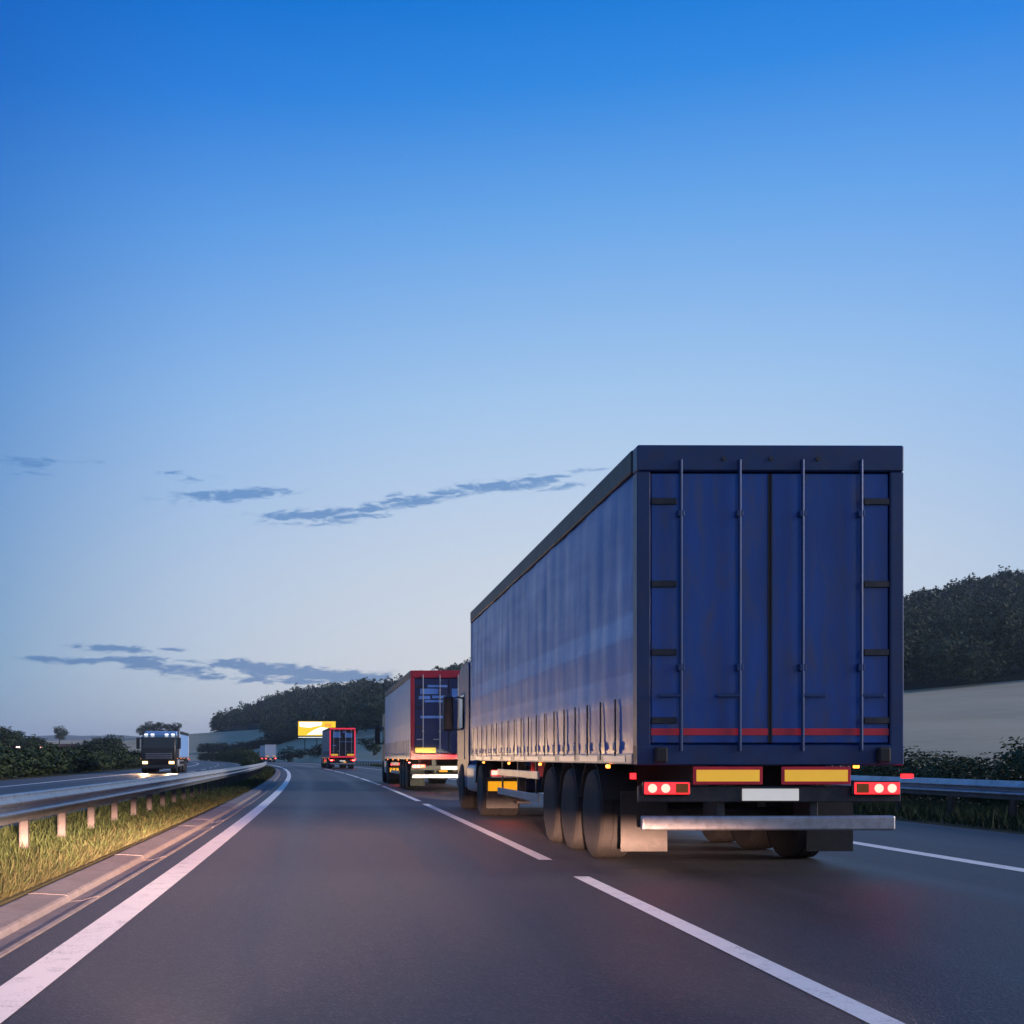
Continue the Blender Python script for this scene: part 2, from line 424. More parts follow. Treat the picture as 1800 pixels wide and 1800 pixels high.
def tarp(name, base, alt, bands, rough=0.30):
    """woven PVC tarpaulin: long printed bands (object z), fine wrinkles, grime rising from the floor rail"""
    m = bpy.data.materials.new(name); m.use_nodes = True
    t = NT(m.node_tree); b = m.node_tree.nodes['Principled BSDF']
    tcn = t.n('ShaderNodeTexCoord'); o = tcn.outputs['Object']
    sp = t.n('ShaderNodeSeparateXYZ'); t.l(o, sp.inputs[0])
    zz = t.m('DIVIDE', sp.outputs[2], 4.2)
    col = t.ramp(zz, [(z / 4.2, alt if k else base) for z, k in bands], 'EASE') if bands else None
    mp = t.n('ShaderNodeMapping'); mp.inputs['Scale'].default_value = (1, 0.25, 1.2); t.l(o, mp.inputs[0])
    n = t.noise(mp.outputs[0], 2.2, 6, 0.65, 0.3)
    dark = tuple(c * 0.72 for c in base)
    if col is None: col = t.mix(t.m('MULTIPLY_ADD', n, 1.8, -0.4, clamp=True), dark, base)
    else: col = t.mix(t.m('MULTIPLY', t.m('MULTIPLY_ADD', n, 2.4, -0.7, clamp=True), 0.55), col, dark)
    mp3 = t.n('ShaderNodeMapping'); mp3.inputs['Scale'].default_value = (3, 3.0, 0.35); t.l(o, mp3.inputs[0])
    gr = t.noise(mp3.outputs[0], 1.6, 6, 0.7)
    low = t.m('SUBTRACT', 1.0, t.m('DIVIDE', t.m('SUBTRACT', sp.outputs[2], 1.1), 1.3), clamp=True)
    col = t.mix(t.m('MULTIPLY', t.m('MULTIPLY', low, gr, clamp=True), 0.2), col, (0.12, 0.10, 0.13))
    t.l(col, b.inputs['Base Color'])
    t.l(t.m('MULTIPLY_ADD', n, 0.2, rough - 0.08), b.inputs['Roughness'])
    b.inputs['Specular IOR Level'].default_value = 0.17
    bn = t.n('ShaderNodeBump'); bn.inputs['Strength'].default_value = 0.25; bn.inputs['Distance'].default_value = 0.02
    mp2 = t.n('ShaderNodeMapping'); mp2.inputs['Scale'].default_value = (1, 1.5, 0.6); t.l(o, mp2.inputs[0])
    t.l(t.noise(mp2.outputs[0], 3.0, 5, 0.6, 0.8), bn.inputs['Height']); t.l(bn.outputs[0], b.inputs['Normal'])
    return m
M['tarp_blue'] = tarp('tarp_blue', (0.012, 0.115, 0.44), (0.10, 0.27, 0.62),
                      [(1.1, 0), (1.62, 0), (1.66, 1), (1.92, 1), (1.98, 0), (2.28, 0), (2.33, 1), (2.5, 1), (2.58, 0), (3.05, 0), (3.1, 0), (3.5, 0)])
M['tarp_grey'] = tarp('tarp_grey', (0.50, 0.55, 0.66), None, None, 0.42)
M['tarp_slate'] = tarp('tarp_slate', (0.20, 0.22, 0.27), None, None, 0.45)
M['tarp_white'] = tarp('tarp_white', (0.62, 0.64, 0.68), None, None, 0.45)

def leaf_mat(name, lo, hi):
    m = bpy.data.materials.new(name); m.use_nodes = True
    t = NT(m.node_tree); b = m.node_tree.nodes['Principled BSDF']
    g = t.n('ShaderNodeNewGeometry')
    oi = t.n('ShaderNodeObjectInfo')
    f = t.m('ADD', t.m('MULTIPLY', t.noise(g.outputs['Position'], 0.9, 4, 0.6), 0.8), t.m('MULTIPLY', g.outputs['Random Per Island'], 0.35))
    f = t.m('ADD', f, t.m('MULTIPLY', t.m('SUBTRACT', oi.outputs['Random'], 0.5), 0.25))
    t.l(t.mix(t.m('MULTIPLY_ADD', f, 1.6, -0.45, clamp=True), lo, hi), b.inputs['Base Color'])
    b.inputs['Roughness'].default_value = 0.75; b.inputs['Specular IOR Level'].default_value = 0.2
    return m
M['leaf'] = leaf_mat('leaf_dark', (0.018, 0.032, 0.012), (0.065, 0.090, 0.035))
M['leaf_forest'] = leaf_mat('leaf_forest', (0.022, 0.036, 0.018), (0.070, 0.095, 0.045))
M['grass'] = leaf_mat('grass_green', (0.018, 0.034, 0.010), (0.042, 0.062, 0.020))
M['straw'] = leaf_mat('grass_dry', (0.022, 0.026, 0.010), (0.052, 0.053, 0.020))

# ------------------------------------------------------------------ ground, roads
def strip(name, X0, X1, d0, d1, z, mat, step=3.0, parent=None, prof=None):
    """a sheet (or a cross-section prof of (X,z)) swept along the bend"""
    pr = prof or [(X0, z), (X1, z)]
    n = max(2, int((d1 - d0) / step) + 1)
    V, F = [], []
    k = len(pr)
    for i in range(n):
        d = d0 + (d1 - d0) * i / (n - 1)
        for (X, zz) in pr: V.append(pos(X, d, zz))
    for i in range(n - 1):
        for j in range(k - 1):
            F.append((i * k + j, i * k + j + 1, (i + 1) * k + j + 1, (i + 1) * k + j))
    return put(name, mesh_from(name, V, F, mat), parent)

gnd = put('ground', mesh_from('ground', [(-7000, -400, -0.35), (7000, -400, -0.35), (7000, 6000, -0.35), (-7000, 6000, -0.35)], [(0, 1, 2, 3)], M['ground']))
tag(gnd, kind='structure')
ROAD_END = 400.0
road = strip('road', -1.88, 10.1, -14, ROAD_END, 0.0, M['asphalt'], prof=[(-1.88, 0), (2.3, 0), (6.8, 0), (10.1, 0), (10.4, -0.1)])
tag(road, kind='structure')
oroad = strip('opposite_road', -15.6, -5.5, -14, ROAD_END, -0.02, M['asphalt_far'], prof=[(-15.9, -0.12), (-15.6, -0.02), (-5.5, -0.02), (-5.3, -0.12)])
tag(oroad, kind='structure')
mv = strip('median', -5.4, -2.45, -14, ROAD_END, 0.0, M['verge'], prof=[(-5.5, -0.12), (-5.1, -0.03), (-4.0, 0.02), (-2.9, 0.06), (-2.52, 0.03), (-2.48, -0.2)])
tag(mv, kind='structure')
rv = strip('right_verge', 10.3, 16, -14, ROAD_END, 0.0, M['verge'], prof=[(10.25, -0.2), (10.3, -0.02), (11.2, 0.03), (13, -0.05), (17, -0.2), (22, -0.45)])
tag(rv, kind='structure')
lv = strip('left_verge', -22, -15.7, -14, ROAD_END, 0.0, M['verge'], prof=[(-40, -0.45), (-24, -0.25), (-17, -0.05), (-15.75, -0.06), (-15.7, -0.2)])
tag(lv, kind='structure')

put_line = lambda name, X0, X1, d0, d1, parent, z=0.004, step=2.0: strip(name, X0, X1, d0, d1, z, M['paint'], step, parent)
put_line('edge_line', -1.65, -1.42, -10, ROAD_END, road)
put_line('edge_line', 6.76, 6.98, -10, ROAD_END, road)
# broken lane line
dd = 13.6 - 18.2
while dd < 380:
    put_line('lane_dash', 2.255, 2.405, dd, dd + 16.3, road)
    dd += 18.2
put_line('edge_line', -12.55, -12.32, -10, ROAD_END, oroad, -0.016)
put_line('edge_line', -5.98, -5.78, -10, ROAD_END, oroad, -0.016)
dd = 4.0
while dd < 380:
    put_line('lane_dash', -9.22, -9.07, dd, dd + 10, oroad, -0.016)
    dd += 18

# concrete gutter of two-metre elements
gut_prof = [(-1.895, 0.006), (-1.925, 0.012), (-2.03, -0.022), (-2.135, -0.030), (-2.15, 0.012), (-2.17, 0.022), (-2.44, 0.036), (-2.47, 0.03), (-2.47, -0.2), (-1.895, -0.2)]
gutter = empty('concrete_gutter', pos(-2.15, 0, -0.2))
tag(gutter, kind='structure')
def gutter_mesh(L):
    b = MB(); b.prism([(x + 2.15, z + 0.2) for x, z in gut_prof], 'y', 0.0015, L - 0.0015)
    return b.mesh('gutter_element', M['concrete'])
gm = gutter_mesh(2.0)
for i in range(-2, 60):
    d = i * 2.0
    p = pos(-2.15, d, -0.2)
    o = put('gutter_element', gm, gutter, p - gutter.location, (0, 0, heading(d + 1)))
    o.location.z += rng.uniform(-0.003, 0.003)
far_g = strip('far_gutter', 0, 0, 120, ROAD_END, 0, M['concrete'], 4.0, None, prof=gut_prof[:8])
far_g.parent = gutter; far_g.location = -Vector(gutter.location); tag(far_g, kind='stuff')

# ------------------------------------------------------------------ guardrails
W_PROF = [(0.0, -0.155), (0.022, -0.150), (0.030, -0.135), (0.030, -0.105), (0.075, -0.075), (0.082, -0.055), (0.075, -0.038), (0.012, -0.012),
          (0.005, 0.0), (0.012, 0.012), (0.075, 0.038), (0.082, 0.055), (0.075, 0.075), (0.030, 0.105), (0.030, 0.135), (0.022, 0.150), (0.0, 0.155)]
def rail_mesh(L, side):
    V, F = [], []
    n = len(W_PROF)
    for j, y in enumerate((0.0, L + 0.16)):
        for (x, z) in W_PROF: V.append((side * (x + 0.004 * j), y, z))
        for (x, z) in W_PROF: V.append((side * (x + 0.004 * j - 0.006), y, z))
    for i in range(n - 1):
        F.append((i, i + 1, 2 * n + i + 1, 2 * n + i))
        F.append((n + i, 3 * n + i, 3 * n + i + 1, n + i + 1))
    me = mesh_from('rail_panel', V, F, M['galv'], True)
    return me
def post_mesh():
    b = MB()
    b.box(-0.05, 0.05, -0.004, 0.004, 0, 0.72); b.box(-0.05, -0.044, -0.03, 0.03, 0, 0.72); b.box(0.044, 0.05, -0.03, 0.03, 0, 0.72)
    return b.mesh('post', M['galv_post'])
def guardrail(X, d0, d1, side, label, ztop=0.75):
    root = empty('guardrail', pos(X, d0, 0)); tag(root, label, 'guardrail', 'motorway guardrails')
    rm, pm = rail_mesh(4.0, side), post_mesh()
    bm_ = MB(); bm_.box(-0.06, 0.06, -0.05, 0.05, -0.05, 0.05, 0.01); sm = bm_.mesh('spacer', M['galv'])
    bb = MB(); bb.lathe([(0, 0.016), (0.006, 0.018), (0.014, 0.010)], (0, 0, 0), 'x', 8); bolt = bb.mesh('bolt', M['galv'])
    d = d0
    while d < d1:
        p = pos(X, d, ztop - 0.155); rz = heading(d + 2)
        put('rail_panel', rm, root, p - root.location, (0, 0, rz))
        for q in (0.1, 2.1):
            p = pos(X - side * 0.16, d + q, -0.02); put('post', pm, root, p - root.location, (0, 0, rz))
            p = pos(X - side * 0.06, d + q, ztop - 0.155); put('spacer', sm, root, p - root.location, (0, 0, rz))
            if d < 50:
                p = pos(X + side * 0.006, d + q, ztop - 0.155)
                put('bolt', bolt, root, p - root.location, (0, 0, rz + (0 if side > 0 else math.pi)))
        d += 4.0
    return root
guardrail(-3.35, -2, 240, 1, 'galvanised steel guardrail along the grassy median on the left')
guardrail(10.95, -2, 200, -1, 'galvanised steel guardrail behind the hard shoulder, right of the lorries')

# ------------------------------------------------------------------ terrain
def interp(tab, px): return float(np.interp(px, [a for a, b in tab], [b for a, b in tab]))
F_TAB = [(-1500, 1300), (-400, 1303), (0, 1303), (110, 1302), (250, 1297), (320, 1291), (460, 1282), (600, 1285), (690, 1280), (1600, 1213), (1800, 1195), (2400, 1150), (3600, 1140)]
R_TAB = [(-1500, 1306), (250, 1305), (300, 1303), (330, 1289), (370, 1268), (440, 1238), (520, 1208), (600, 1202), (690, 1197), (1000, 1130), (1300, 1085), (1590, 1052), (1680, 1028), (1760, 1004), (1800, 1004), (2200, 1000), (3600, 1050)]
B_TAB = [(-1500, 0), (318, 0), (320, 1290), (460, 1283), (466, 1306), (560, 1299), (690, 1287), (1600, 1217), (1800, 1198), (2400, 1155)]
def y0_of(u):
    if u < -0.055: 
        return 362 + min(1, (-0.055 - u) / 0.03) * 58
    return RC * (-u + math.sqrt(u * u + 2 * 14.5 / RC))
def knots(u):
    px = VX + u * FPX
    y0 = y0_of(u)
    D1 = y0 + 190; D2 = D1 + 280
    zF = CAMZ + (HY - interp(F_TAB, px)) / FPX * D1
    zR = CAMZ + (HY - interp(R_TAB, px)) / FPX * D2 - 8.5
    if px < 320: zR = zF * 0.9
    zR = max(zR, zF * 0.85)
    return y0, D1, D2, zF, zR
def tz(u, y):
    y0, D1, D2, zF, zR = knots(u)
    if y <= y0: return -0.36
    if y <= D1:
        t = (y - y0) / (D1 - y0); return -0.36 + (zF + 0.36) * (0.25 * t * t + 0.75 * t) + 0.25 * math.sin(y * 0.09 + u * 40) * t * (1 - t)
    if y <= D2:
        t = (y - D1) / (D2 - D1); return zF + (zR - zF) * t
    if y <= D2 + 500:
        t = (y - D2) / 500; return zR * (1 - 0.5 * t)
    t = min(1, (y - D2 - 500) / 1500); return zR * 0.5 * (1 - t) - 0.36 * t
def terrain(name, us, ysf, mat, kind='structure'):
    V, F = [], []
    ny = len(ysf(0.0))
    for u in us:
        for y in ysf(u): V.append((u * y, y, tz(u, y)))
    for i in range(len(us) - 1):
        for j in range(ny - 1):
            F.append((i * ny + j, (i + 1) * ny + j, (i + 1) * ny + j + 1, i * ny + j + 1))
    o = put(name, mesh_from(name, V, F, mat, True)); tag(o, kind=kind); return o
us = list(np.linspace(-0.75, -0.16, 20)) + list(np.linspace(-0.15, 0.10, 60)) + list(np.linspace(0.11, 1.3, 60))
def ys_field(u):
    y0, D1, D2, _, _ = knots(u); return list(np.linspace(y0, D1, 26))
def ys_hill(u):
    y0, D1, D2, _, _ = knots(u)
    return list(np.linspace(D1, D2, 16)) + list(np.linspace(D2 + 40, D2 + 500, 8)) + [D2 + 900, D2 + 2000]
terrain('field', us, ys_field, M['stubble'])
terrain('hill', us, ys_hill, M['forest_floor'])

# far blue hills on the left horizon
V, F = [], []
fh = [(-900, 1299), (-300, 1296), (-120, 1300), (0, 1297), (40, 1294), (95, 1291.5), (160, 1293), (205, 1290.5), (240, 1294), (300, 1300), (420, 1304), (700, 1300)]
pxs = np.linspace(-900, 700, 90)
for i, px in enumerate(pxs):
    u = (px - VX) / FPX
    for y, k in ((3300, 0.0), (3600, 0.6), (4000, 1.0), (4500, 0.7), (5200, 0.0)):
        V.append((u * y, y, -1 + k * ((HY - interp(fh, px)) / FPX * 4000 + CAMZ + rng.uniform(-1.2, 1.2))))
for i in range(len(pxs) - 1):
    for j in range(4): F.append((i * 5 + j, (i + 1) * 5 + j, (i + 1) * 5 + j + 1, i * 5 + j + 1))
tag(put('far_hills', mesh_from('far_hills', V, F, M['far_hill'], True)), kind='structure')

# ------------------------------------------------------------------ foliage
def crown_arrays(seed, rx, rz, zc, clumps, per, leaf, squash=0.85, conical=False):
    """many leaf-sized quads gathered in clumps through a crown's volume -> (verts Nx3, quads)"""
    g = np.random.default_rng(seed)
    C = []
    while len(C) < clumps:
        p = g.uniform(-1, 1, 3); r = np.linalg.norm(p)
        if r > 1 or r < 0.35: continue
        if conical and math.hypot(p[0], p[1]) > (1 - p[2]) * 0.55: continue
        C.append(p * (0.80 + 0.22 * g.random()))
    C = np.array(C)
    cen = np.repeat(C, per, axis=0) * [rx, rx, rz]
    off = np.clip(g.normal(0, 1, (len(cen), 3)), -1.25, 1.25) * [0.19 * rx, 0.19 * rx, 0.14 * rz]
    P = cen + off
    P[:, 2] = np.maximum(P[:, 2], -rz * 0.98)
    n = len(P)
    nrm = P / (np.linalg.norm(P, axis=1, keepdims=True) + 1e-6) + g.normal(0, 0.7, (n, 3)) + [0, 0, 0.35]
    nrm /= np.linalg.norm(nrm, axis=1, keepdims=True)
    t = np.cross(nrm, g.normal(0, 1, (n, 3))); t /= np.linalg.norm(t, axis=1, keepdims=True) + 1e-9
    b = np.cross(nrm, t)
    s = (leaf * g.uniform(0.6, 1.4, n))[:, None]
    v = np.stack([P - t * s, P + b * s * 0.62, P + t * s, P - b * s * 0.62], 1).reshape(-1, 3)
    v[:, 2] += zc
    q = np.arange(n * 4).reshape(-1, 4)
    return v, q
def np_mesh(name, v, q, mat):
    me = bpy.data.meshes.new(name)
    n, k = q.shape
    me.vertices.add(len(v)); me.vertices.foreach_set('co', v.astype(np.float32).ravel())
    me.loops.add(n * k); me.loops.foreach_set('vertex_index', q.astype(np.int32).ravel())
    me.polygons.add(n)
    me.polygons.foreach_set('loop_start', np.arange(0, n * k, k, dtype=np.int32))
    me.polygons.foreach_set('loop_total', np.full(n, k, dtype=np.int32))
    me.materials.append(mat)
    me.update(calc_edges=True)
    return me
def trunk_mesh(h, r, limbs, spread, seed):
    g = random.Random(seed); b = MB()
    pts = [Vector((0, 0, 0))]
    for i in range(1, 5): pts.append(Vector((g.uniform(-.05, .05) * h, g.uniform(-.05, .05) * h, h * i / 4)))
    for i in range(4): b.cyl(pts[i], pts[i + 1], r * (1 - i * 0.2), r * (1 - (i + 1) * 0.2), 8)
    for k in range(limbs):
        t = g.uniform(0.45, 0.95); p = pts[0].lerp(pts[4], t); a = g.uniform(0, 6.28)
        e = p + Vector((math.cos(a) * spread * g.uniform(.5, 1), math.sin(a) * spread * g.uniform(.5, 1), spread * g.uniform(.4, .9)))
        b.cyl(p, e, r * 0.4, r * 0.12, 6)
    return b.mesh('trunk', M['bark'])
shrub_vars = []
for s_ in range(4):
    v, q = crown_arrays(100 + s_, 1.55, 1.15, 1.25, 34, 26, 0.13)
    shrub_vars.append((np_mesh('crown', v, q, M['leaf']), trunk_mesh(1.3, 0.05, 5, 0.7, s_)))
near_shrubs = []
for s_ in range(2):
    v, q = crown_arrays(150 + s_, 1.5, 1.15, 1.25, 60, 120, 0.045)
    near_shrubs.append((np_mesh('crown', v, q, M['leaf']), trunk_mesh(1.3, 0.05, 7, 0.8, 20 + s_)))
tree_vars = []
for s_ in range(3):
    v, q = crown_arrays(200 + s_, 2.6, 3.1, 5.4, 46, 30, 0.24)
    tree_vars.append((np_mesh('crown', v, q, M['leaf']), trunk_mesh(4.6, 0.22, 7, 1.8, 40 + s_)))
def plant(kind, name, loc, sx, sz, label, cat, group=None, var=None):
    src = {'shrub': shrub_vars, 'near': near_shrubs, 'tree': tree_vars}[kind]
    cr, tr = src[rng.randrange(len(src)) if var is None else var]
    root = empty(name, loc, rng.uniform(0, 6.28)); root.scale = (sx, sx, sz)
    tag(root, label, cat, group)
    put('crown', cr, root); put('trunk', tr, root)
    return root
# hedge beyond the opposite carriageway
d = 58.0; row = 0
while d < 330:
    for X in (-18.2, -21.5):
        sz = rng.uniform(0.55, 0.85) * (1.0 if X > -20 else 1.15)
        plant('shrub', 'shrub', pos(X + rng.uniform(-.6, .6), d + rng.uniform(-.9, .9), -0.12), rng.uniform(1.0, 1.35), sz,
              'dark leafy shrub in the roadside hedge beyond the opposite carriageway', 'shrub', 'hedge beyond the opposite carriageway')
    d += 2.6 + d * 0.008
# shrubs in the median further on
d = 108.0
while d < 395:
    sz = min(1.0, 0.40 + (d - 108) * 0.007) * rng.uniform(0.85, 1.15)
    plant('shrub', 'shrub', pos(-4.7 + rng.uniform(-.2, .2), d, -0.05), rng.uniform(0.5, 0.68), sz,
          'dark leafy shrub growing in the median where the road bends away', 'shrub', 'median shrubs at the bend')
    d += 2.3 + (d - 108) * 0.008
# field-edge bushes right of the bend
def ground_plant(kind, px, y, h, w_, name, label, cat, group=None):
    u = (px - VX) / FPX
    z = max(-0.3, tz(u, y)) - 0.1
    base_h, base_w = (2.45, 3.3) if kind == 'shrub' else (8.6, 5.4)
    return plant(kind, name, (u * y, y, z), w_ / base_w, h / base_h, label, cat, group)
ground_plant('shrub', 657, 232, 3.7, 3.6, 'round_bush', 'round dark bush at the field edge right of the red framed lorry', 'bush')
for (px, y, h, w_, lab) in [(508, 305, 4.2, 6.5, 'low dark bush just right of the small white lorry'), (527, 330, 3.0, 6.0, 'low bush in the field between the white lorry and the billboard'),
                            (572, 300, 3.4, 6.5, 'low dark bush at the left wheels of the red framed lorry'), (553, 310, 2.4, 6.0, 'small low bush below the yellow billboard'),
                            (640, 290, 2.0, 4.0, 'small low bush behind the round bush at the field edge')]:
    ground_plant('shrub', px, y, h, w_, 'bush', lab, 'bush')
# hedgerow across the field, left of the billboard
for i, px in enumerate(np.linspace(362, 548, 30)):
    y = 470 - i * 1.0
    ground_plant('shrub', px + rng.uniform(-3, 3), y, rng.uniform(3.0, 4.8), rng.uniform(6, 9), 'hedgerow_bush', 'dark bush in the hedgerow crossing the pale field', 'bush', 'hedgerow across the field')
# trees on the left
ground_plant('tree', 105, 560, 9.5, 8.0, 'tree', 'lone round tree standing on the skyline at the far left field', 'tree')
for px, y, h in [(-20, 300, 9.5), (-6, 270, 8.5), (10, 290, 9.0), (24, 330, 9.0), (38, 320, 8.0), (55, 340, 7.5), (70, 300, 6.0), (86, 320, 5.6), (-40, 280, 9), (30, 210, 5.5), (60, 200, 5), (4, 200, 6)]:
    ground_plant('tree', px, y, h, h * 0.95, 'tree', 'dark tree in the small wood at the far left', 'tree', 'small wood at the far left')
for px, y, h in [(140, 250, 4.2), (155, 255, 5.2), (168, 250, 5.6), (182, 262, 6.0), (196, 255, 6.4), (208, 260, 5.2), (128, 240, 3.8)]:
    ground_plant('tree', px, y, h, h * 1.1, 'tree', 'rounded tree in the clump above the left hedge', 'tree', 'tree clump above the left hedge')
for px, y, h in [(252, 595, 7.5), (262, 600, 8.5), (280, 600, 8), (296, 605, 6.5), (310, 600, 7)]:
    ground_plant('tree', px, y, h, h, 'tree', 'small skyline tree on the field crest above the oncoming lorry', 'tree', 'skyline trees on the field crest')
# far row behind the right hard shoulder
d = 20.0
while d < 120:
    plant('near' if d < 48 else 'shrub', 'shrub', pos(15.2 + rng.uniform(-.5, .5), d, -0.2), rng.uniform(0.9, 1.2), rng.uniform(0.55, 0.85),
          'low dark shrub behind the right guardrail', 'shrub', 'shrubs behind the right guardrail')
    d += 2.4
# the wooded hill: one far mass
fv = [crown_arrays(300 + k, 3.3 + 0.5 * (k % 2), 4.4 + 0.6 * (k % 3), 6.0, 24, 8, 0.62) for k in range(5)] + [crown_arrays(400, 3.4, 7.0, 7.2, 26, 8, 0.6, conical=True)]
fv_near = [crown_arrays(500 + k, 3.3 + 0.5 * (k % 2), 4.4 + 0.6 * (k % 3), 6.0, 40, 18, 0.30) for k in range(6)]
VV, QQ, base = [], [], 0
cnt = 0
for _ in range(60000):
    u = nrng.uniform(-0.13, 0.66)
    y0, D1, D2, zF, zR = knots(u)
    ymin, ymax = y0 + 100, D2 + 45
    y = math.sqrt(nrng.uniform(ymin ** 2, ymax ** 2))
    px = VX + u * FPX
    z = tz(u, y)
    py = HY - (z - CAMZ) / y * FPX
    if py > interp(B_TAB, px): continue
    if nrng.random() > 0.78 * (1 + 0.25 * math.sin(u * 90)): continue
    vv, qq = (fv_near if y < 330 else fv)[nrng.integers(0, 6)]
    a = nrng.uniform(0, 6.28); s_ = nrng.uniform(0.78, 1.05) * (1.15 if nrng.random() < 0.05 else 1.0)
    if y > D2 - 20 and px < 420: s_ *= 0.8
    c, sn = math.cos(a) * s_, math.sin(a) * s_
    nv = np.empty_like(vv)
    nv[:, 0] = vv[:, 0] * c - vv[:, 1] * sn + u * y
    nv[:, 1] = vv[:, 0] * sn + vv[:, 1] * c + y
    nv[:, 2] = vv[:, 2] * s_ * nrng.uniform(0.9, 1.15) + z - 0.6
    VV.append(nv); QQ.append(qq + base); base += len(vv); cnt += 1
    if cnt >= 3200: break
forest = put('forest', np_mesh('forest', np.concatenate(VV), np.concatenate(QQ), M['leaf_forest']))
tag(forest, 'dark wooded hillside rising behind the pale stubble field', 'forest', kind='stuff')

# grass on the median
def grass(name, label, n, Xf, d0, d1, hf, mat, wid=0.008, power=2.0, curve=True):
    t = nrng.random(n)
    d = d0 * (d1 / d0) ** t if power == 2.0 else d0 + (d1 - d0) * t
    X = Xf(nrng.random(n), n)
    a = d / RC
    x = -RC + (RC + X) * np.cos(a); y = (RC + X) * np.sin(a)
    h = hf(n) ; ang = nrng.uniform(0, np.pi, n); wv = wid * (0.7 + d / 14.0)
    lean = nrng.normal(0, 0.4, (n, 2)) * h[:, None]
    z0 = np.interp(X, [-5.5, -5.1, -4.0, -2.9, -2.52, 10.3, 11.2, 13, 17], [-0.12, -0.03, 0.02, 0.06, 0.03, -0.02, 0.03, -0.05, -0.2]) - 0.01
    cx, sx = np.cos(ang) * wv, np.sin(ang) * wv
    v = np.empty((n, 3, 3))
    v[:, 0] = np.stack([x - cx, y - sx, z0], 1)
    v[:, 1] = np.stack([x + cx, y + sx, z0], 1)
    v[:, 2] = np.stack([x + lean[:, 0], y + lean[:, 1], z0 + h], 1)
    o = put(name, np_mesh(name, v.reshape(-1, 3), np.arange(3 * n).reshape(-1, 3), mat))
    tag(o, label, 'grass', kind='stuff'); return o
grass('grass', 'short green grass growing on the median under the guardrail', 190000, lambda r, n: -5.2 + 2.62 * r, 7.0, 130.0, lambda n: nrng.uniform(0.03, 0.10, n) * (1 + 0.9 * (nrng.random(n) < 0.06)), M['grass'], 0.006)
grass('dry_grass', 'yellow dry grass strip beside the concrete gutter', 110000, lambda r, n: -2.56 - 0.62 * np.abs(nrng.normal(0, 0.55, n)), 7.0, 110.0, lambda n: nrng.uniform(0.025, 0.09, n) * (1 + 0.9 * (nrng.random(n) < 0.05)), M['straw'], 0.006)
grass('verge_grass', 'green grass on the verge behind the right guardrail', 50000, lambda r, n: 10.5 + 4.5 * r, 12.0, 160.0, lambda n: nrng.uniform(0.08, 0.3, n), M['grass'])

# ------------------------------------------------------------------ lorries
HALF = 1.275
def wheel_protos():
    r = {}
    b = MB(); b.lathe([(-0.19, 0.30), (-0.195, 0.40), (-0.18, 0.47), (-0.15, 0.497), (-0.06, 0.502), (-0.055, 0.492), (-0.045, 0.492), (-0.04, 0.502), (0.04, 0.502), (0.045, 0.492), (0.055, 0.492), (0.06, 0.502), (0.15, 0.497), (0.18, 0.47), (0.195, 0.40), (0.19, 0.30)], (0, 0, 0), 'x', 32)
    r['tyre'] = b.mesh('tyre', M['tyre'], True, 35)
    b = MB(); b.lathe([(-0.185, 0.30), (-0.19, 0.285), (-0.13, 0.26), (-0.10, 0.19), (-0.13, 0.12), (-0.16, 0.11), (-0.18, 0.09), (-0.18, 0.02)], (0, 0, 0), 'x', 24)
    for k in range(10):
        a = k * math.tau / 10; b.cyl((-0.16, 0.165 * math.cos(a), 0.165 * math.sin(a)), (-0.10, 0.165 * math.cos(a), 0.165 * math.sin(a)), 0.016, n=6)
    r['rim'] = b.mesh('rim', M['rim'], True, 35)
    return r
WP = wheel_protos()
def wheel(root, x, y, side, z=0.50, scale=1.0):
    wh = empty('wheel', (x, y, z)); wh.parent = root
    wh.rotation_euler = (0, 0, 0 if side < 0 else math.pi)
    put('tyre', WP['tyre'], wh); put('rim', WP['rim'], wh)
    return wh
_cache = {}
def cached(key, fn):
    if key not in _cache: _cache[key] = fn()
    return _cache[key]

def curtain_mesh(L, H, side, mat, strap_sp):
    ny, nz = 220, 40
    V, F = [], []
    g = np.random.default_rng(5)
    ph = g.uniform(0, 6.28, 8)
    z0, z1 = 1.13, H - 0.20
    for i in range(ny + 1):
        y = 0.17 + (L - 0.29) * i / ny
        s = abs(math.sin(math.pi * (y - 0.17) / strap_sp))
        for j in range(nz + 1):
            z = z0 + (z1 - z0) * j / nz
            t = j / nz
            lath = sum(math.exp(-((z - zl) / 0.06) ** 2) for zl in (1.72, 2.28, 2.84, 3.4)) * 0.004
            wr = 0.004 * math.sin(2.1 * y + 3.0 * z + ph[0]) + 0.003 * math.sin(5.3 * y - 2.2 * z + ph[1]) + 0.002 * math.sin(11 * y + 1.3 * z + ph[2])
            x = HALF - 0.018 + 0.007 * (s ** 0.7) * math.sin(math.pi * min(1, t * 1.02)) ** 0.4 + lath + wr
            V.append((side * x, y, z))
    n = nz + 1
    for i in range(ny):
        for j in range(nz): F.append((i * n + j, i * n + j + 1, (i + 1) * n + j + 1, (i + 1) * n + j))
    return mesh_from('side_curtain', V, F, mat, True)

